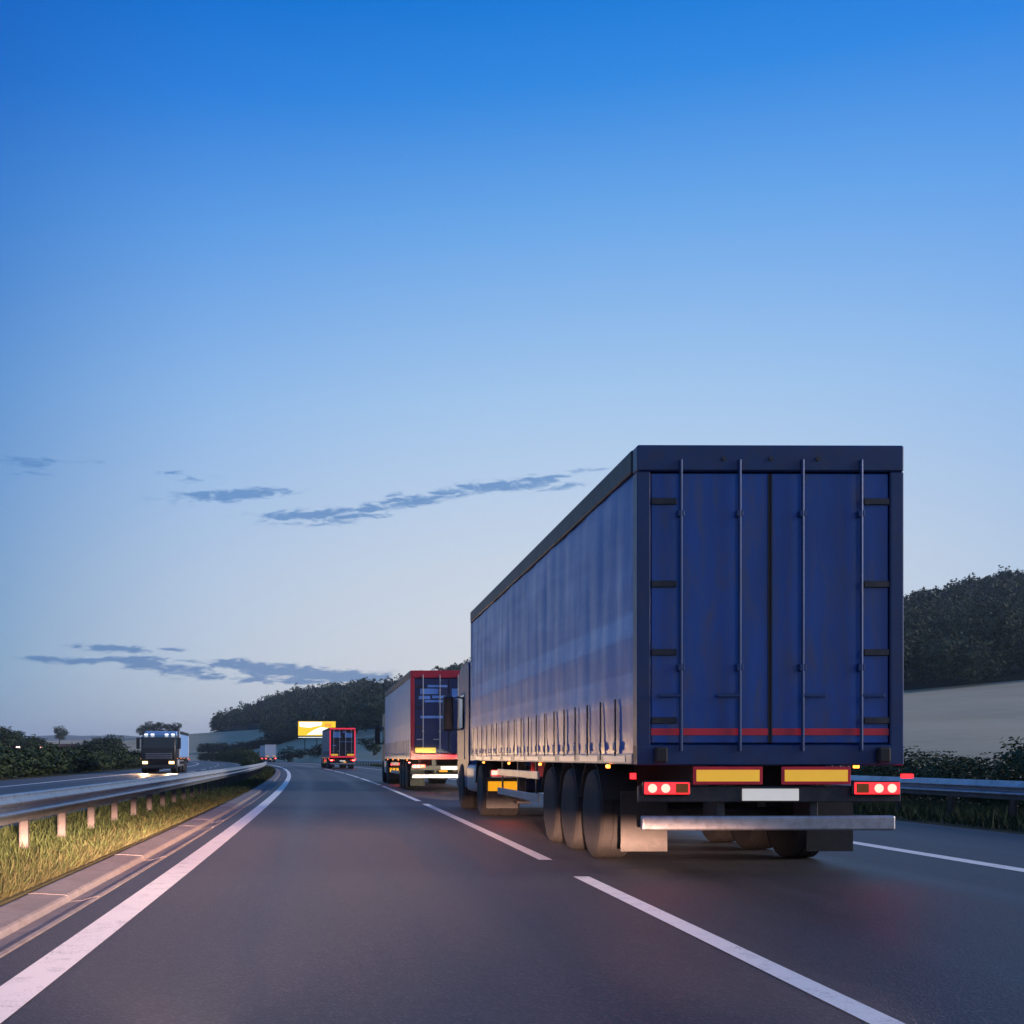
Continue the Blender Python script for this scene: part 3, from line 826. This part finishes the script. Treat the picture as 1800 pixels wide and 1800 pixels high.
def lorry(name, label, X, d, H=4.0, tarp='tarp_grey', door='door_navy', frame='frame_red', cab='cab_dark', L=13.6, oncoming=False, cabH=3.15,
          group='lorries on the motorway', strip_rear=False, detail=True, lamp_scale=1.0, sill_strip=True, white_tape=False, bars='alu'):
    """articulated lorry, local +y forward, origin on the road under the trailer's rear"""
    if oncoming:
        root = empty(name, pos(X, d + 16.9 - 13.6 + L), heading(d + 8) + math.pi)
    else:
        root = empty(name, pos(X, d), heading(d + L / 2))
    tag(root, label, 'lorry', group)
    P = lambda b, nm, mt, par=root, **k: b.put(nm, M[mt], par, **k)
    hl = HALF
    # body
    P(MB().box(-hl + .03, hl - .03, 0.10, L - .05, H - 0.07, H - 0.012, 0.02), 'roof', 'roof_sheet')
    for s in (-1, 1):
        a, b_ = sorted((s * (hl - 0.05), s * (hl + 0.012)))
        P(MB().box(a, b_, 0.165, L - 0.05, H - 0.23, H, 0.022, 2), 'roof_rail', 'roof_rail')
        c = put('side_curtain', cached(('curt', L, H, s, tarp), lambda: curtain_mesh(L, H, s, M[tarp], 0.68)), root)
        a, b_ = sorted((s * (hl - 0.10), s * (hl + 0.008)))
        fr = P(MB().box(a, b_, 0.165, L - 0.02, 1.06, 1.165, 0.008), 'floor_rail', 'alu')
        if detail:
            if s < 0 or oncoming:
                sm = cached(('strap', H), lambda: MB().box(-0.005, 0.004, -0.022, 0.022, 0, 0.62).mesh('strap', M['rubber']))
                bk = cached('buckle', lambda: MB().box(-0.018, 0.010, -0.03, 0.03, 0.0, 0.09, 0.006).mesh('buckle', M['alu']))
                k = 0.17 + 0.68
                while k < L - 0.3:
                    put('strap', sm, c, (s * (hl + 0.006), k, 1.10)); put('buckle', bk, c, (s * (hl + 0.014), k, 1.20))
                    k += 0.68
            if white_tape:
                tm = cached('tape', lambda: MB().box(-0.002, 0.002, 0, 0.95, -0.028, 0.028).mesh('reflective_tape', M['reflect_white']))
                k = 0.4
                while k < L - 1.0:
                    put('reflective_tape', tm, root, (s * (hl + 0.0115), k, 1.112)); k += 1.25
    P(MB().box(-hl, hl, L - 0.10, L, 1.06, H - 0.005, 0.015), 'front_wall', 'alu')
    P(MB().box(-hl + .1, hl - .1, 0.1, L - .1, 1.08, 1.13), 'floor', 'steel_dark')
    # rear frame
    b = MB()
    for s in (-1, 1):
        a, c = sorted((s * (hl - 0.13), s * hl)); b.box(a, c, -0.02, 0.155, 1.06, H - 0.25, 0.012)
    b.box(-hl, hl, -0.022, 0.157, H - 0.248, H + 0.002, 0.014)
    b.box(-hl, hl, -0.024, 0.15, 1.052, 1.25, 0.012)
    P(b, 'rear_frame', frame)
    zt = H - 0.262
    for s in (-1, 1):
        a, c = sorted((s * 0.008, s * (hl - 0.138)))
        dr = P(MB().box(a, c, 0.005, 0.06, 1.262, zt, 0.01), 'rear_door', door)
        if detail:
            for xx in (0.30, 0.86):
                P(MB().cyl((s * xx, -0.035, 1.19), (s * xx, -0.035, zt + 0.12), 0.017, n=8), 'lock_bar', bars, dr, smooth=True, angle=40)
                P(MB().box(s * xx - 0.03, s * xx + 0.03, -0.05, 0.004, 1.95, 2.02, 0.006).box(s * xx - 0.03, s * xx + 0.03, -0.05, 0.004, zt - 0.42, zt - 0.36, 0.006), 'bar_bracket', bars, dr)
                P(MB().box(min(s * xx, s * xx + s * .22), max(s * xx, s * xx + s * .22), -0.05, -0.03, 1.70, 1.735, 0.006), 'door_handle', bars, dr)
            for zz in (1.45, 2.1, 2.75, zt - 0.3):
                xh = s * (hl - 0.14)
                P(MB().box(min(xh, xh - s * .24), max(xh, xh - s * .24), -0.018, 0.004, zz, zz + 0.06, 0.004), 'hinge', 'steel_dark', dr)
            P(MB().box(min(s * .004, s * .02), max(s * .004, s * .02), -0.004, 0.004, 1.27, zt - 0.01), 'seal', 'rubber', dr)
    if strip_rear:
        P(MB().box(-hl + .14, -0.02, -0.003, 0.004, 1.34, 1.405), 'reflective_strip', 'reflect_red')
        P(MB().box(0.02, hl - .14, -0.003, 0.004, 1.34, 1.405), 'reflective_strip', 'reflect_red')
    elif sill_strip:
        P(MB().box(-hl + .02, hl - .02, -0.029, -0.025, 1.075, 1.13), 'reflective_strip', 'reflect_red')
    # yellow marker plates with red borders
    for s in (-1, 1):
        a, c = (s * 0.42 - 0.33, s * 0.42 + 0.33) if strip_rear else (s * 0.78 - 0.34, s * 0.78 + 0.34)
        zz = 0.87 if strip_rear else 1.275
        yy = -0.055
        pl = P(MB().box(a, c, yy, yy + .012, zz, zz + 0.17, 0.004), 'marker_plate', 'reflect_red' if strip_rear else 'reflect_yellow_glow')
        if strip_rear: P(MB().box(a + .03, c - .03, yy - 0.004, yy - .001, zz + .03, zz + 0.14), 'plate_face', 'reflect_yellow_glow', pl)
    # light board, lamps, plate, underrun
    P(MB().box(-hl + .02, hl - .02, 0.0, 0.07, 0.70, 0.855, 0.01), 'light_board', 'steel_dark')
    for s in (-1, 1):
        xc = s * 1.0
        lm = P(MB().box(xc - .23, xc + .23, -0.05, -0.002, 0.765, 0.905, 0.015), 'tail_lamp', 'lamp_housing')
        P(MB().box(xc - .215, xc + .215, -0.062, -0.051, 0.78, 0.89, 0.006), 'lens', 'red_lens', lm)
        P(MB().box(xc - s * .14 - .06, xc - s * .14 + .06, -0.068, -0.0625, 0.79, 0.88, 0.004), 'reflector', 'dim_amber', lm)
        for k in (s * 0.14, s * 0.015):
            P(MB().cyl((xc + k, -0.063, 0.835), (xc + k, -0.07, 0.835), .042 * min(1.5, lamp_scale), n=16), 'bulb', 'red_bulb', lm)
        P(MB().box(s * hl - .02, s * hl + .02 + s * 0.07, -0.03, 0.02, 0.93, 0.97, 0.008), 'outline_lamp', 'red_lens')
        P(MB().box(s * .45 - .04, s * .45 + .04, 0.07, 0.5, 0.45, 1.06, 0.01), 'underrun_bracket', 'steel_dark')
        P(MB().box(min(s * .72, s * 1.2), max(s * .72, s * 1.2), 0.95, 0.965, 0.16, 0.78), 'mudflap', 'flap')
    P(MB().box(-0.27, 0.27, -0.02, -0.003, 0.715, 0.83, 0.004), 'number_plate', 'plate_white')
    P(MB().box(-hl + .06, hl - .06, 0.02, 0.10, 0.43, 0.57, 0.018, 2), 'underrun_bar', 'alu')
    if strip_rear:
        for s in (-1, 1): P(MB().box(s * 1.06 - .06, s * 1.06 + .06, -0.10, -0.026, 1.075, 1.225, 0.02, 2), 'dock_buffer', 'rubber')
        for xx in (-0.45, 0.0, 0.45): P(MB().cyl((xx, -0.02, H - 0.13), (xx, -0.034, H - 0.13), 0.022, n=10), 'marker_stud', 'lamp_housing')
    # chassis and running gear
    for s in (-1, 1):
        P(MB().box(s * .5 - .06, s * .5 + .06, 0.1, L - 3.2, 0.80, 1.075), 'chassis_beam', 'steel_dark')
        for y in (2.15, 3.46, 4.77):
            wheel(root, s * (hl - 0.21), y, s)
            arc = [(y + 0.60 * math.cos(t), 0.52 + 0.60 * math.sin(t)) for t in np.linspace(0.25, math.pi - 0.25, 12)]
            arc += [(y + 0.585 * math.cos(t), 0.52 + 0.585 * math.sin(t)) for t in np.linspace(math.pi - 0.25, 0.25, 12)]
            a, c = sorted((s * (hl - 0.42), s * (hl - 0.02)))
            P(MB().prism(arc, 'x', a, c), 'mudguard', 'rubber')
        for zz in (0.50, 0.82):
            a, c = sorted((s * (hl - 0.035), s * hl)); P(MB().box(a, c, 5.55, 9.6, zz, zz + 0.11, 0.006), 'side_guard_rail', 'alu')
        for yy in (5.9, 7.6, 9.3):
            a, c = sorted((s * (hl - 0.06), s * (hl - 0.036))); P(MB().box(a, c, yy - .03, yy + .03, 0.50, 1.06), 'guard_bracket', 'steel_dark')
        P(MB().box(s * .72 - .06, s * .72 + .06, 10.35, 10.47, 0.35, 1.07, 0.008).box(s * .72 - .12, s * .72 + .12, 10.28, 10.54, 0.30, 0.35, 0.008), 'landing_leg', 'steel_dark')
        for k, yy in enumerate((1.1, 5.2, 8.1, 11.3)):
            a, c = sorted((s * (hl + 0.009), s * (hl + 0.035))); P(MB().box(a, c, yy - .055, yy + .055, 1.015, 1.053, 0.006), 'side_marker', 'amber_lamp')
    for y in (2.15, 3.46, 4.77): P(MB().cyl((-1, y, .5), (1, y, .5), 0.07, n=8), 'axle', 'steel_dark')
    # tractor
    yk = L - 1.35
    tb = yk - 1.15
    for s in (-1, 1):
        P(MB().box(s * .42 - .05, s * .42 + .05, tb, L + 2.9, 0.72, 0.98), 'tractor_beam', 'steel_dark')
        wheel(root, s * (hl - 0.21), yk, s); wheel(root, s * (hl - 0.56), yk, s)
        wheel(root, s * (hl - 0.21), L + 2.05, s)
        arc = [(yk + 0.62 * math.cos(t), 0.53 + 0.62 * math.sin(t)) for t in np.linspace(0.15, math.pi - 0.1, 12)]
        arc += [(yk + 0.60 * math.cos(t), 0.53 + 0.60 * math.sin(t)) for t in np.linspace(math.pi - 0.1, 0.15, 12)]
        a, c = sorted((s * (hl - 0.72), s * (hl - 0.01))); P(MB().prism(arc, 'x', a, c), 'mudguard', 'rubber')
        a, c = sorted((s * (hl - 0.62), s * (hl - 0.03))); P(MB().box(a, c, tb + .22, tb + .235, 0.18, 0.75), 'mudflap', 'flap')
        lm = P(MB().box(a + .05, c - .02, tb + .02, tb + .08, 0.74, 0.90, 0.012), 'tractor_tail_lamp', 'lamp_housing')
        P(MB().box(a + .07, c - .04, tb + .005, tb + .018, 0.80, 0.885, 0.004), 'lens', 'red_bulb' if s < 0 else 'red_lens', lm)
        P(MB().box(a + .07, c - .04, tb + .005, tb + .018, 0.752, 0.785, 0.004), 'reversing_lens', 'reflect_white', lm)
        P(MB().box(a + .03, c - .01, tb + .19, tb + .205, 0.50, 0.68, 0.004), 'reflector_panel', 'amber_plate')
        # fuel tank, steps
        a, c = sorted((s * 0.62, s * (hl - 0.03))); P(MB().box(a, c, L - 0.45, L + 0.95, 0.42, 0.98, 0.09, 3), 'fuel_tank', 'alu', smooth=True, angle=40)
    # cab
    yc0, yc1 = L + 0.75, L + 3.05
    prof = [(yc0, 0.95), (yc0, cabH - .12), (yc0 + .12, cabH), (yc1 - .75, cabH), (yc1 - .35, cabH - .12), (yc1 - .12, 2.55), (yc1, 1.55), (yc1 + .03, 0.62), (yc1 - .08, 0.38), (yc1 - .45, 0.38), (yc1 - .46, 0.75), (yc1 - .62, 1.02), (yc1 - 1.35, 1.02), (yc1 - 1.5, 0.75), (yc1 - 1.52, 0.42), (yc0 + .35, 0.42), (yc0 + .33, 0.95)]
    b = MB().prism(prof, 'x', -1.22, 1.22)
    bmesh.ops.bevel(b.b, geom=[e for e in b.b.edges if abs(e.verts[0].co.x) > 1.2 and abs(e.verts[1].co.x) > 1.2 and e.verts[0].co.x * e.verts[1].co.x > 0], offset=0.07, segments=3, affect='EDGES')
    cb = P(b, 'cab', cab, smooth=True, angle=35)
    b = MB()
    tt = lambda z: yc1 - .12 + (2.55 - z) * 0.12 if z < 2.55 else yc1 - .12 - (z - 2.55) * 0.52
    v = [(-1.1, tt(1.78) + .012, 1.78), (1.1, tt(1.78) + .012, 1.78), (1.05, tt(2.55) + .014, 2.55), (-1.05, tt(2.55) + .014, 2.55)]
    put('windscreen', mesh_from('windscreen', v + [(x, y - .008, z) for x, y, z in v], [(0, 1, 2, 3), (4, 7, 6, 5), (0, 4, 5, 1), (1, 5, 6, 2), (2, 6, 7, 3), (3, 7, 4, 0)], M['glass_dark']), root)
    P(MB().box(-0.95, 0.95, yc1 + .0, yc1 + .045, 0.95, 1.5, 0.02), 'grille', 'steel_dark')
    for zz in (1.05, 1.2, 1.35): P(MB().box(-0.9, 0.9, yc1 + .046, yc1 + .06, zz, zz + .05, 0.006), 'grille_slat', 'alu')
    P(MB().box(-1.2, 1.2, yc1 - .3, yc1 + .10, 0.32, 0.60, 0.05, 2), 'front_bumper', 'lamp_housing')
    for s in (-1, 1):
        hd = P(MB().box(s * .93 - .21, s * .93 + .21, yc1 + .0, yc1 + .075, 0.63, 0.87, 0.03, 2), 'headlamp', 'lamp_housing')
        P(MB().box(s * .93 - .18, s * .93 + .18, yc1 + .076, yc1 + .09, 0.66, 0.84, 0.006), 'headlamp_lens', 'head_lamp', hd)
        dpanel = P(MB().box(min(s * 1.219, s * 1.232), max(s * 1.219, s * 1.232), yc1 - 1.5, yc1 - .42, 1.08, 1.72, 0.005), 'door', cab)
        P(MB().prism([(yc1 - 1.42, 1.75), (yc1 - .42, 1.75), (yc1 - .50, 2.5), (yc1 - 1.42, 2.5)], 'x', *sorted((s * 1.2195, s * 1.228))), 'side_window', 'glass_dark')
        P(MB().cyl((s * 1.2, yc1 - .3, 2.5), (s * 1.42, yc1 - .18, 2.45), 0.02, n=6).cyl((s * 1.2, yc1 - .3, 1.75), (s * 1.42, yc1 - .18, 1.8), 0.02, n=6), 'mirror_arm', 'lamp_housing')
        P(MB().box(s * 1.45 - .12, s * 1.45 + .12, yc1 - .24, yc1 - .12, 1.72, 2.52, 0.04, 2), 'mirror', 'lamp_housing')
    P(MB().cyl((-.95, L + .45, 1.0), (-.95, L + .45, 2.7), 0.07, n=12), 'exhaust_stack', 'alu', smooth=True, angle=40)
    return root, yc1

blue, ycab = lorry('articulated_lorry', 'large articulated lorry with blue side curtains, closest in the right lane', 4.155, 11.8, H=4.1, tarp='tarp_blue', door='door_blue', frame='frame_blue', cab='cab_blue', strip_rear=True, white_tape=True, cabH=3.2, bars='bar_blue')
l2, _ = lorry('articulated_lorry', 'grey curtain lorry with red rear frame and navy doors, ahead of the blue lorry', 4.10, 41.0, H=4.0, tarp='tarp_grey', door='door_navy', frame='frame_red', cab='cab_dark')
l3, _ = lorry('articulated_lorry', 'dark backed lorry with thin red rear frame and blue lettering, in front of the field', 4.15, 121.0, H=4.02, tarp='tarp_slate', door='door_black', frame='frame_red', cab='cab_dark', lamp_scale=1.6)
l4, _ = lorry('articulated_lorry', 'small distant lorry with a plain white rear at the bend', 4.9, 283.0, H=4.0, tarp='tarp_white', door='white_box', frame='frame_white', cab='cab_grey', lamp_scale=2.2, detail=False, sill_strip=False)
l5, _ = lorry('oncoming_lorry', 'oncoming dark cab lorry with lit headlamps and pale blue body', -10.75, 88.0, H=3.05, tarp='pale_blue_box', door='pale_blue_box', frame='frame_white', cab='cab_dark', L=9.0, oncoming=True, cabH=2.7, sill_strip=False, detail=False)
# roof lamps of the oncoming lorry
for xx in (-0.95, -0.5, 0.5, 0.95):
    MB().box(xx - .12, xx + .12, 9.0 + 2.15, 9.0 + 2.25, 2.71, 2.80, 0.02).put('roof_lamp', M['white_lamp'], l5)
MB().box(-1.15, 1.15, 9.0 + 0.78, 9.0 + 1.1, 2.5, 3.0, 0.06).put('roof_deflector', M['pale_blue_box'], l5)

# pale printed marks on the rear doors of the two red-framed lorries (blurred beyond reading in the photo)
def marks(root, rects, mat='print_blue'):
    for (x0, x1, z0, z1) in rects:
        MB().box(x0, x1, -0.0015, 0.004, z0, z1).put('door_print', M[mat], root)
marks(l2, [(-1.0, -0.62, 3.05, 3.16), (-0.95, -0.35, 3.22, 3.40), (-0.80, -0.2, 2.95, 3.02), (-0.70, -0.05, 3.45, 3.52), (-0.55, -0.1, 3.08, 3.17), (0.1, 0.8, 3.05, 3.4), (-0.95, -0.1, 2.42, 2.5)])
marks(l3, [(-0.92 + .105 * k, -0.84 + .105 * k, 3.05, 3.62) for k in range(7)] + [(-0.30, -0.12, 3.05, 3.14), (0.03, 0.32, 3.54, 3.64)] + [(0.24 + .105 * k, 0.32 + .105 * k, 3.05, 3.52) for k in range(7)] + [(-0.35, 1.0, 2.62, 2.66), (-1.0, -0.6, 2.25, 2.31)])

for lo, Hh in ((l2, 4.0), (l3, 4.02)):  # red tape along the rear frames, glowing in place of reflected headlight
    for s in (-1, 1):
        if lo is l3: MB().box(s * 1.21 - .045, s * 1.21 + .045, -0.032, -0.0225, 1.26, Hh - 0.26, 0.003).put('glowing_tape', M['tape_red_glow'], lo)
    if lo is l3: MB().box(-1.255, 1.255, -0.034, -0.0245, Hh - 0.15, Hh - 0.06, 0.003).put('glowing_tape', M['tape_red_glow'], lo)
    MB().box(-1.255, 1.255, -0.040, -0.0305, 1.135, 1.20, 0.003).put('glowing_tape', M['tape_red_glow'], lo)
# lit headlamps: the blue lorry's and the oncoming lorry's, and those of the car the camera rides in
def spot(name, parent, loc, direction, watts, size, color, blend=0.8, radius=0.08):
    ld = bpy.data.lights.new(name, 'SPOT'); ld.energy = watts; ld.spot_size = R(size); ld.spot_blend = blend; ld.color = color; ld.shadow_soft_size = radius
    o = bpy.data.objects.new(name, ld); COL.objects.link(o); o.parent = parent; o.location = loc
    o.rotation_euler = (-Vector(direction)).to_track_quat('Z', 'Y').to_euler()
    return o
for s in (-1, 1):
    spot('headlamp_light', blue, (s * .93, ycab + .2, 0.75), (0, 1, -0.06), 2600, 14, (1.0, 0.82, 0.5), 0.35)
    spot('headlamp_light', l5, (s * .93, 9.0 + 3.3, 0.75), (0, 1, -0.09), 900, 50, (1.0, 0.60, 0.28))
def low_beam(ld):
    """dipped-beam intensity: sharp upper cut-off, strongest just below it, fading towards the bumper"""
    ld.use_nodes = True
    t = NT(ld.node_tree)
    em = [n for n in ld.node_tree.nodes if n.type == 'EMISSION'][0]
    g = t.n('ShaderNodeNewGeometry'); sp = t.n('ShaderNodeSeparateXYZ'); t.l(g.outputs['Incoming'], sp.inputs[0])
    dep = t.m('MULTIPLY', t.m('ARCSINE', t.m('MULTIPLY', sp.outputs[2], BEAM_SIGN)), 57.29578)
    cut = t.m('MULTIPLY', t.m('SUBTRACT', dep, 0.8), 1 / 1.5, clamp=True)
    fall = t.m('POWER', t.m('DIVIDE', 2.2, t.m('MAXIMUM', dep, 2.2)), 2.9)
    t.l(t.m('MULTIPLY', cut, fall), em.inputs['Strength'])
BEAM_SIGN = -1.0
for xx, aim, watts, size in ((-0.25, -0.15, 66000, 48), (0.95, -0.04, 38000, 44)):
    so = spot('car_headlamp_light', None, (xx, 1.9, 0.66), (aim, 1, -0.03), watts, size, (1.0, 0.54, 0.37), 1.0, 0.06)
    low_beam(so.data)

# ------------------------------------------------------------------ billboard, houses, lamps
bu = (557 - VX) / FPX; by = 345.0
bz = tz(bu, by)
bb = empty('billboard', (bu * by, by, bz), R(6))
tag(bb, 'lit yellow and white roadside billboard on posts in the field', 'billboard')
zb = CAMZ + (HY - 1293) / FPX * by - bz; hb = 25 / FPX * by; wb = 66 / FPX * by
for xx in (-wb * .32, 0, wb * .32): MB().box(xx - .12, xx + .12, .1, .34, -0.5, zb + hb, 0.01).put('post', M['steel_dark'], bb)
MB().box(-wb / 2, wb / 2, -.12, .1, zb, zb + hb, 0.03).put('panel', M['billboard_yellow'], bb)
def poly_plate(name, pts, y, mat):
    MB().prism(pts, 'y', y - .012, y).put(name, M[mat], bb)
poly_plate('panel_print', [(-wb * .46, zb + hb * .62), (-wb * .2, zb + hb * .55), (wb * .12, zb + hb * .72), (wb * .14, zb + hb * .95), (-wb * .47, zb + hb * .95)], -.122, 'billboard_white')
poly_plate('panel_print', [(-wb * .28, zb + hb * .05), (wb * .48, zb + hb * .12), (wb * .46, zb + hb * .46), (wb * .1, zb + hb * .60), (-wb * .08, zb + hb * .40)], -.122, 'billboard_white')
poly_plate('panel_print', [(wb * .2, zb + hb * .66), (wb * .38, zb + hb * .60), (wb * .40, zb + hb * .82), (wb * .22, zb + hb * .86)], -.122, 'billboard_orange')
MB().box(-wb * .5, wb * .45, -.9, -.7, zb - .55, zb - .42, 0.02).put('lamp_gantry', M['billboard_white'], bb)

def house(px, y, rz, wall, label, lit):
    u = (px - VX) / FPX; z = max(-0.3, tz(u, y))
    h = empty('house', (u * y, y, z), rz); tag(h, label, 'house')
    MB().box(-4, 4, -3, 3, -0.5, 3.2).put('wall', M[wall], h)
    rf = MB().prism([(-3.4, 3.15), (3.4, 3.15), (0, 5.8)], 'x', -4.3, 4.3).put('roof', M['house_roof'], h)
    MB().box(1.5, 2.1, 0.3, 0.9, 4.4, 6.3).put('chimney', M['house_wall'], rf)
    for i, xx in enumerate((-2.2, 0.4, 2.6)):
        wd = MB().box(xx - .55, xx + .55, -3.06, -3.002, 1.0, 2.3).put('window', M['frame_white'], h)
        MB().box(xx - .47, xx + .47, -3.075, -3.062, 1.08, 2.22).put('pane', M['window_lit'] if i in lit else M['glass_dark'], wd)
house(117, 405, R(-8), 'house_wall', 'small house with a warm lit window left of the tree clump', (1,))

def street_lamp(px, y, py, label):
    u = (px - VX) / FPX; z0 = max(-.3, tz(u, y)); zt_ = CAMZ + (HY - py) / FPX * y
    s = empty('street_lamp', (u * y, y, z0)); tag(s, label, 'street lamp')
    MB().cyl((0, 0, -0.3), (0, 0, zt_ - z0), 0.07, 0.045, 8).put('pole', M['galv'], s)
    MB().cyl((0, 0, zt_ - z0), (0.0, -1.0, zt_ - z0 + .15), 0.04, 0.035, 6).put('arm', M['galv'], s)
    hd = MB().box(-.28, .28, -1.35, -0.85, zt_ - z0 + .05, zt_ - z0 + .25, 0.05).put('head', M['lamp_housing'], s)
    MB().box(-.26, .26, -1.36, -0.9, zt_ - z0 - .12, zt_ - z0 + .045, 0.03).put('diffuser', M['lamp_pink'], hd)
street_lamp(35, 190, 1313, 'street lamp with pinkish glow at the far left edge of the wood')
street_lamp(75, 190, 1313.5, 'street lamp with pinkish glow between the wood and the lit house')

# ------------------------------------------------------------------ evening haze
hb_ = MB().box(-7200, 7200, -450, 6200, -2.0, 130)
hm = bpy.data.materials.new('evening_haze'); hm.use_nodes = True
hm.node_tree.nodes.clear()
hv = hm.node_tree.nodes.new('ShaderNodeVolumePrincipled'); ho = hm.node_tree.nodes.new('ShaderNodeOutputMaterial')
hv.inputs['Color'].default_value = (0.72, 0.84, 1.0, 1); hv.inputs['Density'].default_value = 1.6e-4
hm.node_tree.links.new(hv.outputs[0], ho.inputs['Volume'])
hz_o = hb_.put('haze', hm); tag(hz_o, 'thin bluish evening haze over the valley', 'haze', kind='stuff')
